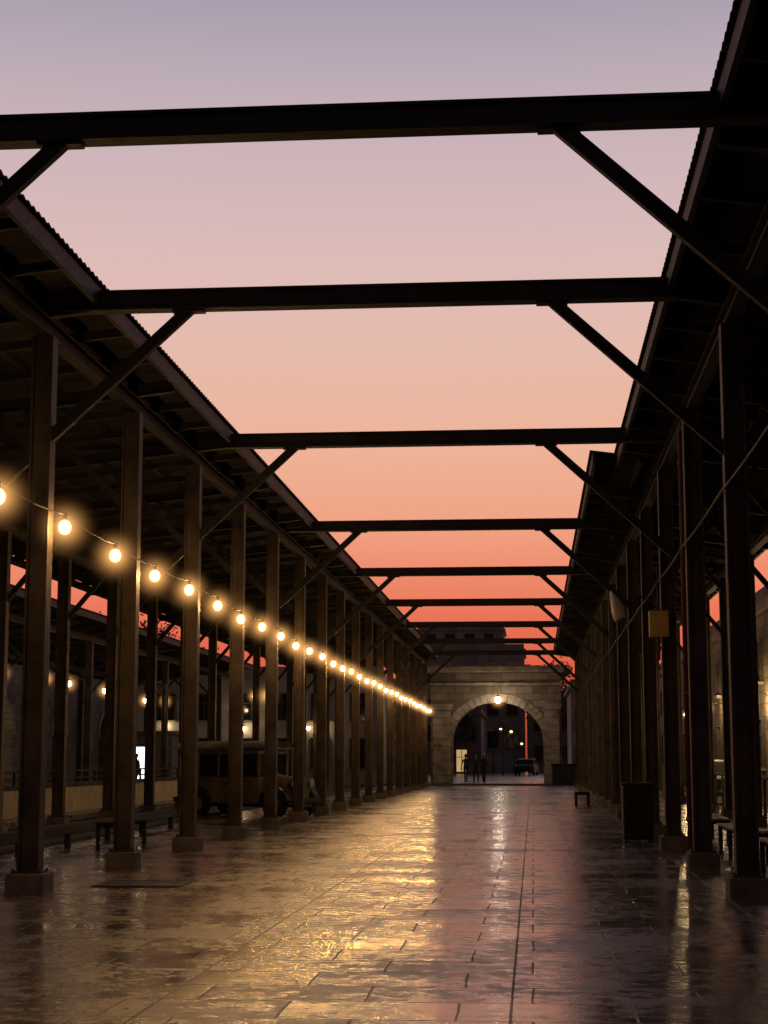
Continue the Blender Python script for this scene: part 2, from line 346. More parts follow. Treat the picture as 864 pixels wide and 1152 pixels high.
def canopy(name, xin, xout, zin, zout, y0, y1, cols, rows, colh, sgn):
    par = empty(name)
    zr = lambda x: zin+(zout-zin)*(x-xin)/(xout-xin)
    corr(xin-sgn*0.08, zr(xin)+0.10, xout, zr(xout)+0.10, y0, y1, 'roof_sheet', par)
    st = MB(); wd = MB(); pl = MB(); cc = MB()
    st.box(xin-0.03, xin+0.03, y0, y1, zin-0.14, zin+0.07)
    st.box(xout-0.03, xout+0.03, y0, y1, zout-0.12, zout+0.07)
    W = abs(xout-xin); n = int(W/0.95)
    for i in range(1, n+1):
        x = xin+(xout-xin)*i/(n+1); wd.box(x-0.035, x+0.035, y0+0.05, y1-0.05, zr(x)-0.02, zr(x)+0.07)
    for x in rows:
        st.ibeam((x, y0+0.1, zr(x)-0.33), (x, y1-0.1, zr(x)-0.33), 0.16, 0.22)
    for c in cols:
        st.ibeam((xin+sgn*0.04, c, zr(xin)-0.13), (xout-sgn*0.04, c, zr(xout)-0.13), 0.12, 0.18, 0.015)
    for a, b_ in zip(cols[:-1], cols[1:]):
        for q in (1/3, 2/3):
            yy = a+(b_-a)*q; wd.beam((xin+sgn*0.04, yy, zr(xin)-0.08), (xout-sgn*0.04, yy, zr(xout)-0.08), 0.07, 0.11)
    for x in rows:
        for c in cols:
            column(cc, x, c, zr(x)-0.44); plinth(pl, x, c)
            o = sgn if x == rows[0] else -sgn
            st.beam((x, c, zr(x)-1.9), (x+o*1.55, c, zr(x+o*1.55)-0.22), 0.08, 0.10)
    st.obj('steelwork', 'steel_dark', par); wd.obj('purlins', 'wood_old', par); cc.obj('columns', 'steel', par, bevel=0.004); pl.obj('plinths', 'concrete', par, bevel=0.02)
    return par

lc = [19+4.42*i for i in range(-2, 17)]
rc = [19+4.9*i for i in range(-2, 15)]
canopy('station_canopy', -5.05, -12.2, 6.92, 6.15, 6.0, 90.5, lc, [-5.67, -10.35], 6, -1)
canopy('station_canopy', 1.62, 5.4, 6.92, 6.4, 6.0, 30.7, [c for c in rc if c < 30], [2.30, 4.9], 6, 1)
canopy('station_canopy', 1.18, 5.403, 6.97, 6.389, 30.62, 88.0, [c for c in rc if c > 31], [2.302, 4.902], 6, 1)
canopy('station_canopy', -15.0, -21.5, 6.35, 5.5, 20.0, 92.0, [22+6.5*i for i in range(11)], [-16.2, -20.0], 6, -1)

BZ = 6.84
for by in [13.55, 19, 27.9, 38.6, 48.4, 58.2, 68.0, 77.8, 86.5]:
    par = empty('overhead_cross_beam')
    m_ = MB()
    m_.ibeam((-8.6 if by > 14 else -9.5, by, BZ-0.02), (3.9, by, BZ-0.02), 0.20, 0.24, 0.03)
    m_.box(-8.6, 3.9, by-0.06, by+0.06, BZ-0.11, BZ+0.07)
    m_.obj('beam', 'steel_dark', par)
    br = MB()
    br.beam((0.28, by, BZ-0.13), (2.36, by, BZ-2.05), 0.09, 0.13)
    br.beam((-3.95, by, BZ-0.13), (-6.3, by, BZ-2.3), 0.09, 0.13)
    br.box(0.1, 0.46, by-0.07, by+0.07, BZ-0.17, BZ-0.145); br.box(-4.15, -3.77, by-0.07, by+0.07, BZ-0.17, BZ-0.145)
    br.obj('braces', 'steel_dark', par)

# ------------------------------------------------------------------ string lights
bloom_mb = MB(); bloom_mb.sphere((0, 0, 0), 0.52, 16, 12)
bloom_me = [None]
def add_bloom(loc, par, sc=1.0):  # glow sphere added around a lamp to imitate its bloom
    if bloom_me[0] is None:
        o = bloom_mb.obj('lamp_bloom', 'bloom', par, True); bloom_me[0] = o.data
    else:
        o = bpy.data.objects.new('lamp_bloom', bloom_me[0]); S.collection.objects.link(o); o.parent = par
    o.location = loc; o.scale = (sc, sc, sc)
sl = empty('string_lights'); cb = MB(); bb = MB(); sk = MB(); ff = MB(); pts = []
prev = None
for i in range(31):
    y = 16.5+2.41*i; z = 4.27-0.0028*(y-18)+0.03*math.sin(i*1.9); x = -5.36
    P = Vector((x+random.uniform(-0.015, 0.015), y+random.uniform(-0.06, 0.06), z))
    if prev is not None:
        for q in (0.25, 0.5, 0.75): v = prev.lerp(P, q); v.z -= 0.05*(1-(2*q-1)**2); pts.append(v)
    pts.append(P); prev = P
    sk.tube([P+Vector((0, 0, 0.01)), P+Vector((0, 0, -0.09))], 0.026, 8)
    c = P+Vector((0, 0, -0.155))
    bb.sphere(c, 0.078, 12, 8, (1, 1, 1.12)); ff.sphere(c, 0.044, 8, 5, (1, 1, 1.1))
    add_bloom(c, sl)
pts = [pts[0]+Vector((0.1, -5, 0.35))]+pts
cb.tube(pts, 0.011, 6); cb.obj('cable', 'cable', sl); sk.obj('sockets', 'cable', sl, True); bb.obj('bulbs', 'bulb', sl, True); ff.obj('bulb_cores', 'filament', sl, True)

rcab = empty('power_cable'); cb = MB()
pts = []
for a, b_ in zip(rc[:-1], rc[1:]):
    for q in (0, .2, .4, .6, .8): pts.append((2.13, a+(b_-a)*q, 4.45-0.03*(1-(2*q-1)**2)))
cb.tube(pts, 0.016, 6)
cb.obj('cable', 'cable', rcab)

def wall_lamp(x, y, z, mat='lamp_warm', r=0.1, name='wall_lamp', arm=(0.25, 0, 0), hs=0):
    e = empty(name, (x, y, z)); a = MB(); a.sphere((0, 0, 0), r, 10, 6, (1, 1, 1.2)); a.obj('globe', mat, e, True)
    c = MB(); c.tube([(0, 0, r*1.0), (0, 0, r*1.9)], [r*0.75, r*0.45], 10); c.tube([(0, 0, r*1.7), (arm[0]*0.5, arm[1]*0.5, r*2.4), (arm[0], arm[1], r*1.5)], 0.018, 6)
    c.obj('bracket', 'steel_dark', e)
    if hs: add_bloom((0, 0, 0), e, hs)
for y, z in ((53, 4.2), (58, 4.25), (61, 4.2), (66.3, 4.15), (73.4, 4.0), (77.5, 4.1), (98, 4.3)):
    wall_lamp(-16.95, y, z, 'lamp_warm', 0.09, arm=(0.6, 0, 0), hs=1.1)
wall_lamp(-7.3, 46.5, 3.2, 'lamp_warm', 0.06, arm=(0, 0.3, 0), hs=1)
wall_lamp(-12.2, 74, 4.2, 'lamp_warm', 0.09, hs=1.1)
wall_lamp(-10.6, 80, 2.9, 'lamp_warm', 0.08, hs=1.1)

def arch_wall(mb, x0, x1, H, y0, y1, arches, swap=False, n=20):
    def V(x, y, z): return (y, x, z) if swap else (x, y, z)
    def slab(xa, xb, za, zb, zt):
        mb.add([V(xa, y0, za), V(xb, y0, zb), V(xb, y0, zt), V(xa, y0, zt), V(xa, y1, za), V(xb, y1, zb), V(xb, y1, zt), V(xa, y1, zt)],
               [(0, 1, 2, 3), (7, 6, 5, 4), (0, 4, 5, 1), (3, 2, 6, 7)])
    cur = x0
    for (a, b_, sp_, ri, base) in sorted(arches):
        slab(cur, a, 0, 0, H); mb.add([V(a, y0, 0), V(a, y1, 0), V(a, y1, sp_), V(a, y0, sp_), V(b_, y0, 0), V(b_, y1, 0), V(b_, y1, sp_), V(b_, y0, sp_)], [(0, 1, 2, 3), (7, 6, 5, 4)])
        c = (a+b_)/2; r = (b_-a)/2
        for i in range(n):
            t0 = math.pi*(1-i/n); t1 = math.pi*(1-(i+1)/n)
            slab(c+r*math.cos(t0), c+r*math.cos(t1), sp_+ri*math.sin(t0), sp_+ri*math.sin(t1), H)
        cur = b_
    slab(cur, x1, 0, 0, H)
    mb.add([V(x0, y0, 0), V(x0, y1, 0), V(x0, y1, H), V(x0, y0, H)], [(0, 1, 2, 3)]); mb.add([V(x1, y0, 0), V(x1, y1, 0), V(x1, y1, H), V(x1, y0, H)], [(3, 2, 1, 0)])

def voussoirs(mb, cx, sp_, r, ri, t, y0, y1, n=17, swap=False):
    for i in range(n):
        a0 = math.pi*(1-(i+0.04)/n); a1 = math.pi*(1-(i+0.96)/n); vs = []
        for y in (y0, y1):
            for (a, e) in ((a0, 0), (a1, 0), (a1, t), (a0, t)):
                x_ = cx+(r+e)*math.cos(a); z_ = sp_+(ri+e)*math.sin(a); vs.append((y, x_, z_) if swap else (x_, y, z_))
        mb.add(vs, [(0, 1, 2, 3), (7, 6, 5, 4), (0, 4, 5, 1), (1, 5, 6, 2), (2, 6, 7, 3), (3, 7, 4, 0)])

G = empty('stone_gateway'); GY = 105.0
m_ = MB(); arch_wall(m_, -6.3, 1.75, 6.75, GY, GY+1.6, [(-4.97, 0.64, 2.5, 2.4, 0)], n=28); m_.obj('wall', 'stone_x', G)
m_ = MB(); voussoirs(m_, -2.165, 2.5, 2.805, 2.4, 0.55, GY-0.08, GY+0.3, 23); m_.obj('arch_ring', 'voussoir', G, bevel=0.02)
m_ = MB()
for xa, xb in ((-6.15, -5.05), (0.72, 1.62)):
    z = 0
    while z < 4.4:
        h = 0.44; m_.box(xa, xb, GY-0.22, GY-0.003, z+0.01, z+h-0.012); z += h
    m_.box(xa-0.1, xb+0.1, GY-0.32, GY-0.003, 4.44, 4.66); m_.box(xa-0.18, xb+0.18, GY-0.4, GY-0.003, 4.663, 4.8)
m_.obj('pilasters', 'voussoir', G, bevel=0.02)
m_ = MB()
m_.box(-6.5, 1.95, GY-0.3, GY+1.7, 6.753, 6.95); m_.box(-6.7, 2.15, GY-0.45, GY+1.8, 6.953, 7.12)
m_.box(-6.4, 1.85, GY-0.15, GY-0.003, 5.95, 6.12)
for i in range(9): 
    xx = -6.2+i*0.9+random.uniform(-0.1, 0.1); m_.box(xx, xx+random.uniform(0.3, 0.8), GY+0.2, GY+0.9, 7.123, 7.123+random.uniform(0.06, 0.3))
m_.obj('cornice', 'voussoir', G, bevel=0.03)
m_ = MB()
m_.box(-14, -6.72, GY+0.2, GY+1.2, 0, 6.2); m_.box(-14.1, -6.72, GY+0.05, GY+1.3, 6.203, 6.4); m_.obj('boundary_wall', 'stone_x')
wall_lamp(-2.1, GY-1.5, 5.0, 'lamp_white', 0.17, 'gate_lantern', (0, 1.4, 0), hs=1.6)
wall_lamp(-7.6, GY-3.2, 4.2, 'lamp_side', 0.045, 'wall_lamp', (0, 0.3, 0))

def building(name, x0, x1, y0, y1, H, wallmat, face, wins, corn=True, z0=0):
    e = empty(name)
    m_ = MB(); m_.box(x0, x1, y0, y1, z0-0.1, H); m_.obj('walls', wallmat, e)
    r = MB(); r.box(x0-0.2, x1+0.2, y0-0.2, y1+0.2, H+0.003, H+0.22)
    r.box(x0, x1, y0, y0+0.25, H+0.223, H+0.75); r.box(x0, x1, y1-0.25, y1, H+0.223, H+0.75); r.box(x0, x0+0.25, y0+0.253, y1-0.253, H+0.223, H+0.75); r.box(x1-0.25, x1, y0+0.253, y1-0.253, H+0.223, H+0.75)
    r.obj('parapet', wallmat, e)
    groups = {}
    fr = MB(); sl_ = MB()
    for (u0, u1, a, b_, mt, ar) in wins:
        gm = groups.setdefault(mt, MB())
        def bx(M_, ua, ub, za, zb, d0, d1):
            if face == 'S': M_.box(ua, ub, y0-d1, y0-d0, za, zb)
            elif face == 'E': M_.box(x1+d0, x1+d1, ua, ub, za, zb)
            else: M_.box(x0-d1, x0-d0, ua, ub, za, zb)
        bx(gm, u0, u1, a, b_, 0.004, 0.02)
        t = 0.07
        bx(fr, u0-t, u0, a, b_+t, 0.004, 0.10); bx(fr, u1, u1+t, a, b_+t, 0.004, 0.10); bx(fr, u0, u1, b_, b_+t, 0.004, 0.10)
        c = (u0+u1)/2; bx(fr, c-0.03, c+0.03, a, b_, 0.021, 0.06); bx(fr, u0, c-0.031, a+(b_-a)*0.65, a+(b_-a)*0.65+0.05, 0.021, 0.055); bx(fr, c+0.031, u1, a+(b_-a)*0.65, a+(b_-a)*0.65+0.05, 0.021, 0.055)
        bx(sl_, u0-0.15, u1+0.15, a-0.1, a-0.001, 0.004, 0.18)
    for k_, v in groups.items(): v.obj('windows_'+k_, k_, e)
    if wins: fr.obj('window_frames', 'frame', e); sl_.obj('sills', 'kerb', e)
    return e

wn = []
for r_ in range(3):
    for i in range(6): wn.append((-13.8+i*2.2, -12.7+i*2.2, 2.6+r_*3.6, 4.4+r_*3.6, 'glass', 0))
building('stone_building', -14.9, -0.9, 190, 206, 13.4, 'plaster', 'S', wn)
wn = [(-12.0+i*2.2, -11.0+i*2.2, 14.5, 15.5, 'glass', 0) for i in range(4)]
e = building('rooftop_building', -13.0, -3.2, 193, 203, 15.9, 'plaster', 'S', wn, z0=14.4)
m_ = MB()
for tx, tr in ((-11.2, 0.7), (-4.6, 0.8)): m_.tube([(tx, 198, 16.13), (tx, 198, 17.2)], tr, 14)
m_.obj('water_tanks', 'bin', e)
building('plaster_building', -0.65, 12, 186, 196, 7.4, 'plaster_d', 'S', [(0.2+i*2.4, 1.3+i*2.4, 1.2, 2.8, 'glass', 0) for i in range(5)]+[(0.2+i*2.4, 1.3+i*2.4, 4.4, 6.0, 'glass', 0) for i in range(5)])
building('plaster_building', 2.4, 12, 108, 120, 5.7, 'plaster', 'S', [(2.7+i*1.7, 3.6+i*1.7, 3.2, 4.6, 'glass', 0) for i in range(5)]+[(2.7+i*1.7, 3.6+i*1.7, 0.1, 2.2, 'glass', 0) for i in range(5)])
building('street_building', -16, -5.0, 165, 180, 5.6, 'plaster_d', 'S', [(-15+i*2.1, -14+i*2.1, 3.1, 4.6, 'arch_glow' if i in (3,) else 'glass', 0) for i in range(5)]+[(-7.4, -6.4, 0.2, 2.3, 'arch_glow', 0)])
wl = []
for i in range(9):
    wl.append((-29+i*2.3, -28+i*2.3, 3.7, 5.2, 'glass', 0))
    wl.append((-29+i*2.3, -28+i*2.3, 0.9, 2.6, 'glass', 0))
building('station_building', -30, -9, 99, 104.5, 6.1, 'plaster', 'S', wl)
for xx, zz in ((-21.5, 3.4), (-16.9, 3.2), (-12.4, 3.3)): wall_lamp(xx, 98.6, zz, 'lamp_warm', 0.10, arm=(0, 0.4, 0), hs=1.1)
par = empty('arcade_building')
m_ = MB(); arch_wall(m_, 30, 98, 6.4, -24.0, -24.8, [(33+i*4.6, 35.6+i*4.6, 2.6, 1.3, 0) for i in range(14)], swap=True, n=14); m_.obj('arcade', 'stone_g', par)
m_ = MB()
for i in range(14): voussoirs(m_, 34.3+i*4.6, 2.6, 1.305, 1.3, 0.3, -23.95, -24.3, 11, True)
m_.obj('arch_rings', 'kerb', par)
m_ = MB(); m_.box(-30, -27, 30, 98, 0, 6.4); m_.box(-30.2, -23.7, 29.8, 98.2, 6.403, 6.7); m_.obj('rear_and_roof', 'stone_g', par)
m_ = MB()
for i in (9, 12): m_.box(-26.99, -26.95, 33.4+i*4.6, 35.2+i*4.6, 0.1, 3.3)
m_.obj('lit_doorways', 'arch_glow', par)
m_ = MB(); m_.tube([(-26.0, 34.3+9*4.6, 3.0), (-26.0, 34.3+9*4.6, 2.7)], [0.05, 0.16], 10); m_.obj('ceiling_lamp', 'lamp_warm', par)

kx, ky = -19.6, 84.5
par = empty('lit_kiosk', (kx, ky, 0))
m_ = MB(); m_.box(-1.5, 1.5, 0, 2.4, 0, 2.7); m_.box(-1.7, 1.7, -0.35, 2.6, 2.703, 2.85); m_.obj('walls', 'plaster_d', par)
m_ = MB(); m_.box(-0.34, 0.34, -0.03, -0.004, 0.05, 2.05); m_.obj('lit_door', 'door_glow', par)
m_ = MB(); m_.box(-0.42, -0.343, -0.08, -0.004, 0, 2.12); m_.box(0.343, 0.42, -0.08, -0.004, 0, 2.12); m_.box(-0.42, 0.42, -0.08, -0.004, 2.123, 2.2); m_.obj('door_frame', 'frame', par)

wl = []
for i in range(11):
    y_ = 34+i*6.0
    wl.append((y_, y_+1.2, 0.15, 2.6, 'glass', 0)); wl.append((y_+2.6, y_+3.7, 1.2, 2.7, 'glass', 0)); wl.append((y_+2.6, y_+3.7, 3.9, 5.2, 'glass', 0))
building('stone_building', 7.3, 18, 30, 101, 6.1, 'stone_y', 'W', wl)
for y_, z_ in ((46, 3.7), (53.5, 3.3), (59, 3.6), (66, 3.4), (76, 3.4)):
    wall_lamp(6.75, y_, z_, 'lamp_side', 0.085, arm=(0.53, 0, 0), hs=0.8)

par = empty('platform_wall')
m_ = MB(); y = 20.0
while y < 88:
    m_.box(-13.35, -13.0, y+0.01, y+1.99, 0, 0.72); y += 2
m_.obj('cream_panels', 'cream', par, bevel=0.01)
m_ = MB(); m_.box(-13.45, -12.92, 20, 88, 0.723, 0.80)
y = 20.5
while y < 88: m_.box(-13.2, -13.14, y, y+0.06, 0.80, 1.12); y += 2
m_.box(-13.2, -13.14, 20, 88, 1.12, 1.17); m_.box(-13.19, -13.15, 20, 88, 0.93, 0.97); m_.obj('coping_and_rail', 'steel_dark', par)

def bench(name, x, y, L_, rot=0, back=True, wood='wood'):
    e = empty(name, (x, y, 0)); e.rotation_euler = (0, 0, rot)
    s = MB()
    for i in range(4): s.box(-L_/2, L_/2, -0.22+i*0.115, -0.125+i*0.115, 0.43, 0.465)
    s.obj('seat', wood, e, bevel=0.005)
    s = MB(); n = max(2, int(L_/1.3)+1)
    for i in range(n):
        xx = -L_/2+0.15+(L_-0.3)*i/(n-1)
        s.box(xx-0.03, xx+0.03, -0.21, -0.15, 0, 0.428); s.box(xx-0.03, xx+0.03, 0.17, 0.23, 0, 0.428); s.box(xx-0.03, xx+0.03, -0.15, 0.17, 0.37, 0.427)
    s.obj('legs', 'steel_dark', e)
bench('bench', -6.95, 28.6, 2.0, math.radians(90), False, 'wood_old')
bench('bench', 1.5, 54, 1.6, math.radians(-90), False, 'wood_old')
bench('bench', 3.15, 26.5, 3.0, math.radians(-90), False)
bench('bench', 3.15, 31.5, 3.0, math.radians(-90), False)
bench('bench', 3.15, 21.5, 3.0, math.radians(-90), False)
# long low guard rail beside the track
par = empty('guard_rail'); m_ = MB()
m_.box(-7.92, -7.80, 12, 37, 0.24, 0.40)
y = 12.0
while y < 37: m_.box(-7.91, -7.81, y, y+0.10, 0, 0.24); y += 2.74
m_.obj('rail_and_posts', 'steel_dark', par, bevel=0.006)

par = empty('litter_bin', (1.86, 31.2, 0))
m_ = MB(); m_.box(-0.27, 0.27, -0.25, 0.25, 0.06, 1.0); m_.obj('body', 'bin', par, bevel=0.03)
m_ = MB(); m_.box(-0.29, 0.29, -0.27, 0.27, 1.003, 1.06); m_.box(-0.25, -0.19, -0.2, 0.2, 0, 0.06); m_.box(0.19, 0.25, -0.2, 0.2, 0, 0.06)
for i in range(7): m_.box(-0.235+i*0.07, -0.20+i*0.07, -0.265, -0.251, 0.12, 0.78)
m_.box(-0.2, 0.2, -0.262, -0.251, 0.84, 0.95); m_.obj('lid_and_slats', 'steel_dark', par, bevel=0.008)

par = empty('dumpster', (2.0, 98.2, -0.12))
m_ = MB(); m_.box(-0.95, 0.95, -0.5, 0.5, 0.15, 1.2); m_.obj('body', 'bin', par, bevel=0.04)
m_ = MB(); m_.box(-1.0, 1.0, -0.55, 0.55, 1.203, 1.3)
for i in range(6): m_.box(-0.85+i*0.32, -0.78+i*0.32, -0.54, -0.503, 0.2, 1.15)
for sx in (-0.8, 0.8): m_.tube([(sx-0.04, -0.35, 0.08), (sx+0.04, -0.35, 0.08)], 0.08, 10)
m_.obj('lid_ribs_castors', 'steel_dark', par)

par = empty('junction_box', (2.12, 28.55, 3.72))
m_ = MB(); m_.box(-0.16, 0.16, -0.1, 0.1, -0.22, 0.22); m_.obj('box', 'yellow', par, bevel=0.015)
m_ = MB(); m_.box(-0.13, 0.13, -0.112, -0.102, -0.18, 0.18); m_.obj('door', 'yellow', par, bevel=0.004)
m_ = MB(); m_.tube([(0, 0, -0.22), (0, 0, -0.6)], 0.02, 8); m_.tube([(0, 0.02, 0.22), (0, 0.02, 1.0)], 0.02, 8); m_.obj('conduit', 'steel_dark', par)
par = empty('loudspeaker', (1.66, 33.0, 4.35)); par.rotation_euler = (0, 0, math.radians(-35))
m_ = MB(); m_.tube([(0.14, 0.1, -0.02), (0.08, 0.06, 0.0), (-0.03, -0.12, 0.03)], [0.05, 0.07, 0.12], 14, True)
o = m_.obj('horn', 'horn', par, True); o.scale = (0.8, 0.8, 2.6); o.rotation_euler = (0, math.radians(-12), 0)
m_ = MB(); m_.tube([(0.08, 0.1, 0.1), (0.3, 0.15, 0.25), (0.5, 0.5, 0.25)], 0.018, 6); m_.obj('arm', 'steel_dark', par)
par = empty('downpipe'); m_ = MB(); m_.tube([(2.25, 25.0, 0), (2.25, 25.0, 6.3), (2.6, 25.0, 6.7)], 0.055, 12)
for z in (0.6, 2.4, 4.2, 5.8): m_.tube([(2.25, 25.0, z), (2.25, 25.0, z+0.06)], 0.07, 12)
m_.obj('pipe', 'rust', par, True)

par = empty('railing'); m_ = MB(); y = 14
while y < 60: m_.box(5.4, 5.46, y, y+0.06, 0, 1.0); y += 1.8
m_.box(5.4, 5.46, 14, 60, 1.0, 1.06); m_.box(5.41, 5.45, 14, 60, 0.5, 0.54); m_.obj('rails', 'steel', par)

# vintage bus
par = empty('vintage_bus', (-7.35, 44.0, 0)); par.rotation_euler = (0, 0, math.radians(-22))
bw = 0.76
m_ = MB()
m_.box(-1.75, 0.72, -bw, bw, 0.34, 1.02)
m_.box(-1.75, 0.72, -bw, bw, 1.60, 1.72)
for px in (-1.75, -1.14, -0.53, 0.08, 0.65):
    for sy in (-1, 1): m_.box(px, px+0.07, sy*bw-0.035 if sy > 0 else -bw, bw if sy > 0 else -bw+0.035, 1.02, 1.60)
for py in (-bw+0.036, -0.03, bw-0.1): m_.box(-1.75, -1.69, py, py+0.06, 1.02, 1.60); m_.box(0.66, 0.72, py, py+0.06, 1.02, 1.60)
m_.obj('cabin', 'paint', par, bevel=0.02)
m_ = MB()
vs = []; n = 10
for xe in (-1.86, 0.92):
    for i in range(n+1):
        t = math.pi*i/n; vs.append((xe, (bw+0.07)*math.cos(t), 1.723+0.22*math.sin(t)))
fs = [tuple(range(n+1)), tuple(range(2*n+1, n, -1)), (0, n+1, 2*n+1, n)]+[(i, i+1, i+n+2, i+n+1) for i in range(n)]
m_.add(vs, fs); m_.obj('roof', 'bus_roof', par, True)
m_ = MB(); vs = []
for (xe, hh, ww) in ((0.723, 1.08, 0.50), (1.55, 0.98, 0.36)):
    vs += [(xe, -ww, 0.42), (xe, -ww, hh-0.15), (xe, -ww*0.6, hh), (xe, ww*0.6, hh), (xe, ww, hh-0.15), (xe, ww, 0.42)]
m_.add(vs, [(0, 1, 2, 3, 4, 5), (11, 10, 9, 8, 7, 6)]+[(i, (i+1) % 6, (i+1) % 6+6, i+6) for i in range(6)]); m_.obj('bonnet', 'paint', par, bevel=0.03)
m_ = MB()
for wx in (-1.1, 1.2):
    for sy in (-1, 1):
        ring = []
        for i in range(9):
            t = math.radians(10+160*i/8); ring.append((wx+0.42*math.cos(t), 0.36+0.42*math.sin(t)))
        for (a, c), (b_, d) in zip(ring[:-1], ring[1:]):
            y0_, y1_ = (bw-0.12, bw+0.10) if sy > 0 else (-bw-0.10, -bw+0.12)
            m_.add([(a, y0_, c), (a, y1_, c), (b_, y1_, d), (b_, y0_, d), (a, y0_, c-0.03), (a, y1_, c-0.03), (b_, y1_, d-0.03), (b_, y0_, d-0.03)], [(0, 1, 2, 3), (7, 6, 5, 4), (0, 4, 5, 1), (1, 5, 6, 2), (2, 6, 7, 3), (3, 7, 4, 0)])
for sy in (-1, 1): m_.box(-0.66, 0.78, sy*0.86-0.08, sy*0.86+0.08, 0.33, 0.37)
m_.box(1.68, 1.76, -0.7, 0.7, 0.38, 0.5); m_.box(-1.9, -1.82, -0.7, 0.7, 0.38, 0.5); m_.box(-1.6, 1.7, -0.3, 0.3, 0.26, 0.335)
m_.obj('mudguards_steps_bumpers', 'bin', par)
m_ = MB(); hb = MB()
for wx in (-1.1, 1.2):
    for sy in (-1, 1):
        m_.tube([(wx, sy*0.66, 0.34), (wx, sy*0.82, 0.34)], 0.34, 22); hb.tube([(wx, sy*0.82, 0.34), (wx, sy*0.835, 0.34)], 0.18, 14)
m_.obj('tyres', 'tyre', par); hb.obj('hubcaps', 'chrome', par)
m_ = MB()
for sy in (-1, 1): m_.box(-1.68, 0.64, sy*(bw-0.02)-0.004, sy*(bw-0.02)+0.004, 1.021, 1.599)
m_.box(-1.725, -1.717, -bw+0.04, bw-0.04, 1.021, 1.599); m_.box(0.687, 0.695, -bw+0.04, bw-0.04, 1.021, 1.599); m_.obj('glazing', 'glass', par)
m_ = MB(); m_.box(-1.66, -1.16, -bw-0.012, -bw+0.008, 1.06, 1.56); m_.obj('lit_pane', 'cool_glow', par)
m_ = MB()
for sy in (-0.46, 0.46): m_.tube([(1.42, sy, 0.86), (1.60, sy, 0.86)], [0.06, 0.12], 14)
m_.obj('headlamps', 'chrome', par)

def vehicle(name, x, y, rot, L_, H_, W_, prof, glassprof, paint='paint', z=0):
    e = empty(name, (x, y, z)); e.rotation_euler = (0, 0, rot)
    m_ = MB(); n = len(prof)
    vs = []
    for s_ in (-1, 1):
        for (px, pz) in prof:
            wv = W_/2 if pz < 0.95 else W_/2-0.10*(pz-0.95)/(H_-0.95); vs.append((px, s_*wv, pz))
    fs = [tuple(range(n)), tuple(range(2*n-1, n-1, -1))]+[(i, i+n, (i+1) % n+n, (i+1) % n) for i in range(n)]
    m_.add(vs, fs); m_.obj('body', paint, e, bevel=0.04)
    gm = MB()
    for qi, quad in enumerate(glassprof):
        for s_ in (-1, 1):
            vv = []
            for (px, pz) in quad: vv.append((px, s_*(W_/2-0.10*(pz-0.95)/(H_-0.95)+0.006), pz))
            for (px, pz) in quad: vv.append((px, s_*(W_/2-0.10*(pz-0.95)/(H_-0.95)-0.02), pz))
            gm.add(vv, [(0, 1, 2, 3), (7, 6, 5, 4), (0, 4, 5, 1), (1, 5, 6, 2), (2, 6, 7, 3), (3, 7, 4, 0)])
    gm.obj('side_windows', 'glass', e)
    return e
def car(x, y, rot, paint):
    par = vehicle('parked_car', x, y, rot, 4.2, 1.45, 1.7,
        [(-2.05, 0.3), (-2.1, 0.85), (-1.55, 0.97), (-1.05, 1.4), (0.2, 1.45), (0.95, 0.98), (1.95, 0.82), (2.1, 0.6), (2.1, 0.3)],
        [[(-1.3, 0.99), (-0.35, 0.99), (-0.35, 1.35), (-1.0, 1.35)], [(-0.28, 0.99), (0.75, 0.99), (0.2, 1.37), (-0.28, 1.37)]], paint, z=0)
    m_ = MB(); hb = MB()
    for wx in (-1.3, 1.3):
        for sy in (-1, 1): m_.tube([(wx, sy*0.72, 0.31), (wx, sy*0.88, 0.31)], 0.31, 20); hb.tube([(wx, sy*0.88, 0.31), (wx, sy*0.895, 0.31)], 0.18, 14)
    m_.obj('tyres', 'tyre', par); hb.obj('hubcaps', 'chrome', par)
    m_ = MB()
    for sy in (-0.6, 0.6): m_.box(-2.13, -2.09, sy-0.14, sy+0.14, 0.66, 0.8)
    m_.obj('tail_lamps', 'red_lens', par)
car(-0.6, 152, math.radians(84), 'bin'); car(6.2, 58, math.radians(90), 'bin')

def street_lamp(x, y, h):
    e = empty('street_lamp', (x, y, 0)); m_ = MB(); m_.tube([(0, 0, 0), (0, 0, 0.5), (0, 0, h), (0.15, -0.1, h+0.3), (0.7, -0.4, h+0.4)], [0.09, 0.06, 0.045, 0.04, 0.03], 8)
    m_.box(0.5, 1.0, -0.55, -0.35, h+0.38, h+0.46); m_.obj('pole', 'steel_dark', e)
    g_ = MB(); g_.sphere((0.75, -0.45, h+0.34), 0.09, 10, 6, (1.2, 1, 0.6)); g_.obj('lamp', 'lamp_far', e, True)
    add_bloom((0.75, -0.45, h+0.3), e, 0.7)
street_lamp(-2.6, 146, 3.4); street_lamp(-3.9, 168, 4.0); street_lamp(-1.9, 172, 2.6)

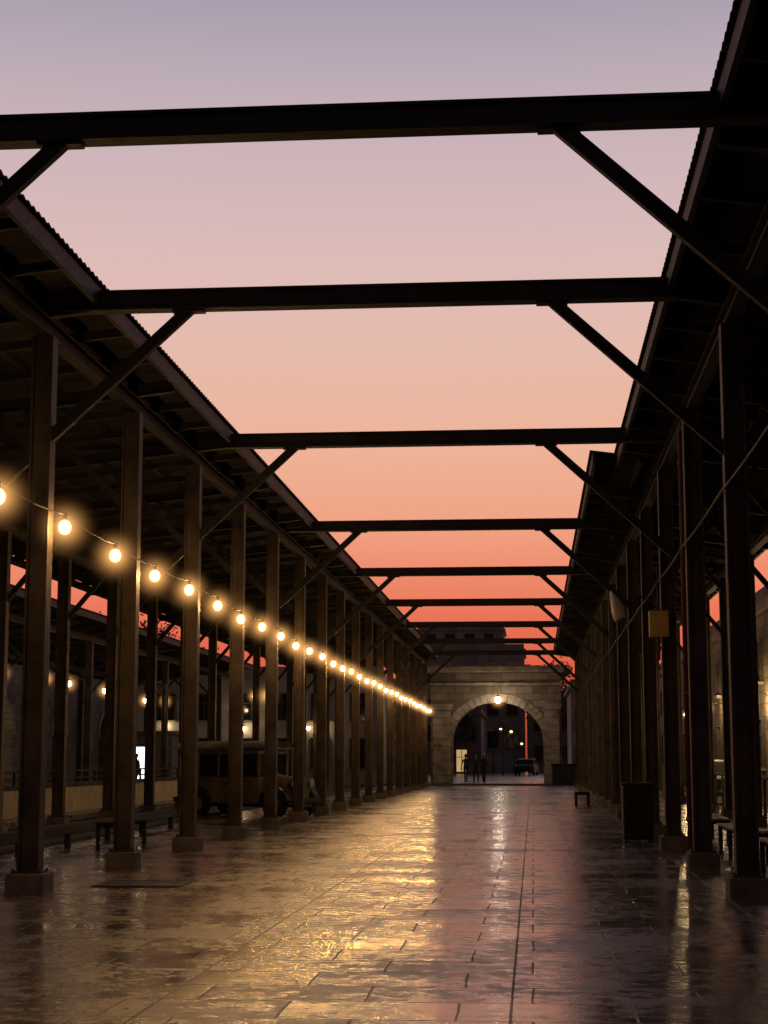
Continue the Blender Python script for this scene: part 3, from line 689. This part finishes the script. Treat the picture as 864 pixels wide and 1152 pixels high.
def person(x, y, rot, top, bottom, h=1.72, stride=0.18, phone=False):
    e = empty('person', (x, y, 0)); e.rotation_euler = (0, 0, rot); k = h/1.75; e.scale = (k, k, k)
    J = {}; V = []; R = []; E = []
    def a(n, p, r, par=None):
        J[n] = len(V); V.append(p); R.append(r)
        if par is not None: E.append((J[par], J[n]))
    a('pel', (0, 0, 0.95), (0.15, 0.11)); a('wst', (0, 0, 1.10), (0.135, 0.10), 'pel'); a('chs', (0, 0, 1.30), (0.165, 0.115), 'wst')
    a('nkb', (0, 0, 1.45), (0.085, 0.075), 'chs'); a('nk', (0, 0.01, 1.53), (0.055, 0.055), 'nkb')
    for s_, n in ((-1, 'l'), (1, 'r')):
        st = stride*s_
        a(n+'hip', (s_*0.09, 0, 0.88), (0.095, 0.10), 'pel'); a(n+'kn', (s_*0.10, st*0.55+0.03, 0.50), (0.062, 0.065), n+'hip')
        a(n+'an', (s_*0.10, st, 0.09), (0.042, 0.045), n+'kn'); a(n+'to', (s_*0.12, st+0.17, 0.04), (0.042, 0.032), n+'an')
        a(n+'sh', (s_*0.185, 0, 1.40), (0.06, 0.06), 'chs')
        if phone and s_ == 1:
            a(n+'el', (s_*0.24, 0.06, 1.12), (0.042, 0.042), n+'sh'); a(n+'wr', (s_*0.12, 0.27, 1.22), (0.028, 0.028), n+'el')
        else:
            a(n+'el', (s_*0.23, -st*0.4, 1.12), (0.042, 0.042), n+'sh'); a(n+'wr', (s_*0.24, -st*0.8+0.06, 0.87), (0.028, 0.028), n+'el')
    me = bpy.data.meshes.new('body'); me.from_pydata(V, E, []); o = bpy.data.objects.new('body', me); S.collection.objects.link(o); o.parent = e
    me.materials.append(cloth('clothes', top, bottom))
    sm = o.modifiers.new('skin', 'SKIN'); sm.use_smooth_shade = True
    for i, r in enumerate(R): me.skin_vertices[0].data[i].radius = r
    me.skin_vertices[0].data[0].use_root = True
    sb_ = o.modifiers.new('sub', 'SUBSURF'); sb_.levels = 1; sb_.render_levels = 1
    hm = MB()
    for n, s_ in (('l', -1), ('r', 1)):
        W_ = Vector(V[J[n+'wr']]); E_ = Vector(V[J[n+'el']]); d = (W_-E_).normalized(); sd = Vector((0, 1, 0)) if abs(d.y) < 0.8 else Vector((1, 0, 0)); sd = (sd-d*sd.dot(d)).normalized()
        hm.tube([W_-d*0.01, W_+d*0.04, W_+d*0.09], [0.026, 0.036, 0.034], 8)
        for fi, (off, ln) in enumerate(((-0.027, 0.065), (-0.009, 0.075), (0.009, 0.08), (0.027, 0.07))):
            b0 = W_+d*0.085+sd*off; b1 = b0+d*ln*0.5; b2 = b1+d*ln*0.45+Vector((-s_*0.015, 0, 0)); hm.tube([b0, b1, b2], [0.009, 0.0085, 0.006], 6)
        t0 = W_+d*0.03+sd*0.03; hm.tube([t0, t0+sd*0.025+d*0.03, t0+sd*0.03+d*0.055], [0.012, 0.01, 0.008], 6)
    hm.obj('hands', 'skin', e, True)
    hd = MB(); hd.tube([(0, 0.0, 1.48), (0, 0.012, 1.56)], 0.052, 12); hd.sphere((0, 0.015, 1.64), 0.095, 16, 12, (0.82, 1.0, 1.2)); hd.sphere((0, 0.115, 1.625), 0.017, 8, 6, (0.8, 1, 1.5)); hd.sphere((0, 0.035, 1.56), 0.06, 10, 8, (0.85, 1, 0.6))
    for s_ in (-1, 1): hd.sphere((s_*0.08, 0.01, 1.63), 0.026, 8, 6, (0.4, 0.8, 1.2))
    hd.obj('head', 'skin', e, True)
    fe = MB()
    for s_ in (-1, 1): fe.sphere((s_*0.032, 0.098, 1.645), 0.011, 8, 6, (1.2, 0.6, 0.8))
    fe.sphere((0, 0.104, 1.585), 0.02, 8, 6, (1.2, 0.4, 0.25)); fe.sphere((0, -0.008, 1.672), 0.1, 16, 12, (0.88, 1.0, 1.02)); fe.obj('hair_and_eyes', 'hair', e, True)
person(-4.2, 106.5, 0.3, (0.03, 0.03, 0.04), (0.02, 0.02, 0.03), 1.74, 0.2)
person(-3.45, 103.2, 2.9, (0.05, 0.04, 0.05), (0.03, 0.03, 0.05), 1.66, 0.16, True)
person(-3.0, 103.5, -2.6, (0.02, 0.02, 0.02), (0.04, 0.04, 0.05), 1.78, 0.1)
person(-19.45, 82.6, 1.2, (0.02, 0.02, 0.03), (0.02, 0.02, 0.03), 1.7, 0.08)

def tree(x, y, h, r, name='tree', seed=1):
    rnd = random.Random(seed); e = empty(name, (x, y, -0.1)); t = MB()
    t.tube([(0, 0, 0), (0.1, 0, h*0.3), (0, 0.1, h*0.6)], [0.25, 0.18, 0.1], 8); lf = MB(); tips = []
    for i in range(11):
        a = rnd.uniform(0, 6.28); z0 = h*rnd.uniform(0.3, 0.55); rr = r*rnd.uniform(0.4, 0.95); z1 = h*rnd.uniform(0.5, 0.95)
        tip = Vector((rr*math.cos(a), rr*math.sin(a), z1)); tips.append(tip); t.tube([(0, 0, z0), tip*0.5+Vector((0, 0, z0*0.45)), tip], [0.09, 0.06, 0.02], 6)
    for tip in tips+[Vector((0, 0, h*0.9))]:
        for j in range(230):
            d = Vector((rnd.gauss(0, 1), rnd.gauss(0, 1), rnd.gauss(0, 0.7)))*r*0.24; c = tip+d; s_ = rnd.uniform(0.08, 0.2)
            u = Vector((rnd.uniform(-1, 1), rnd.uniform(-1, 1), rnd.uniform(-1, 1))).normalized(); v = u.orthogonal().normalized()
            lf.add([c-u*s_, c+v*s_*0.5, c+u*s_, c-v*s_*0.5], [(0, 1, 2, 3)])
    t.obj('trunk_and_limbs', 'bark', e, True); lf.obj('leaves', 'leaf', e)
tree(-33, 92, 9.6, 3.0, seed=3); tree(-31.5, 101, 10.2, 3.2, seed=5); tree(-27, 112, 10.5, 3.3, seed=8); tree(-24, 108, 9.4, 2.6, seed=11)
tree(1.6, 128, 8.8, 1.8, seed=21); tree(-7.5, 158, 6.5, 2.0, seed=31)
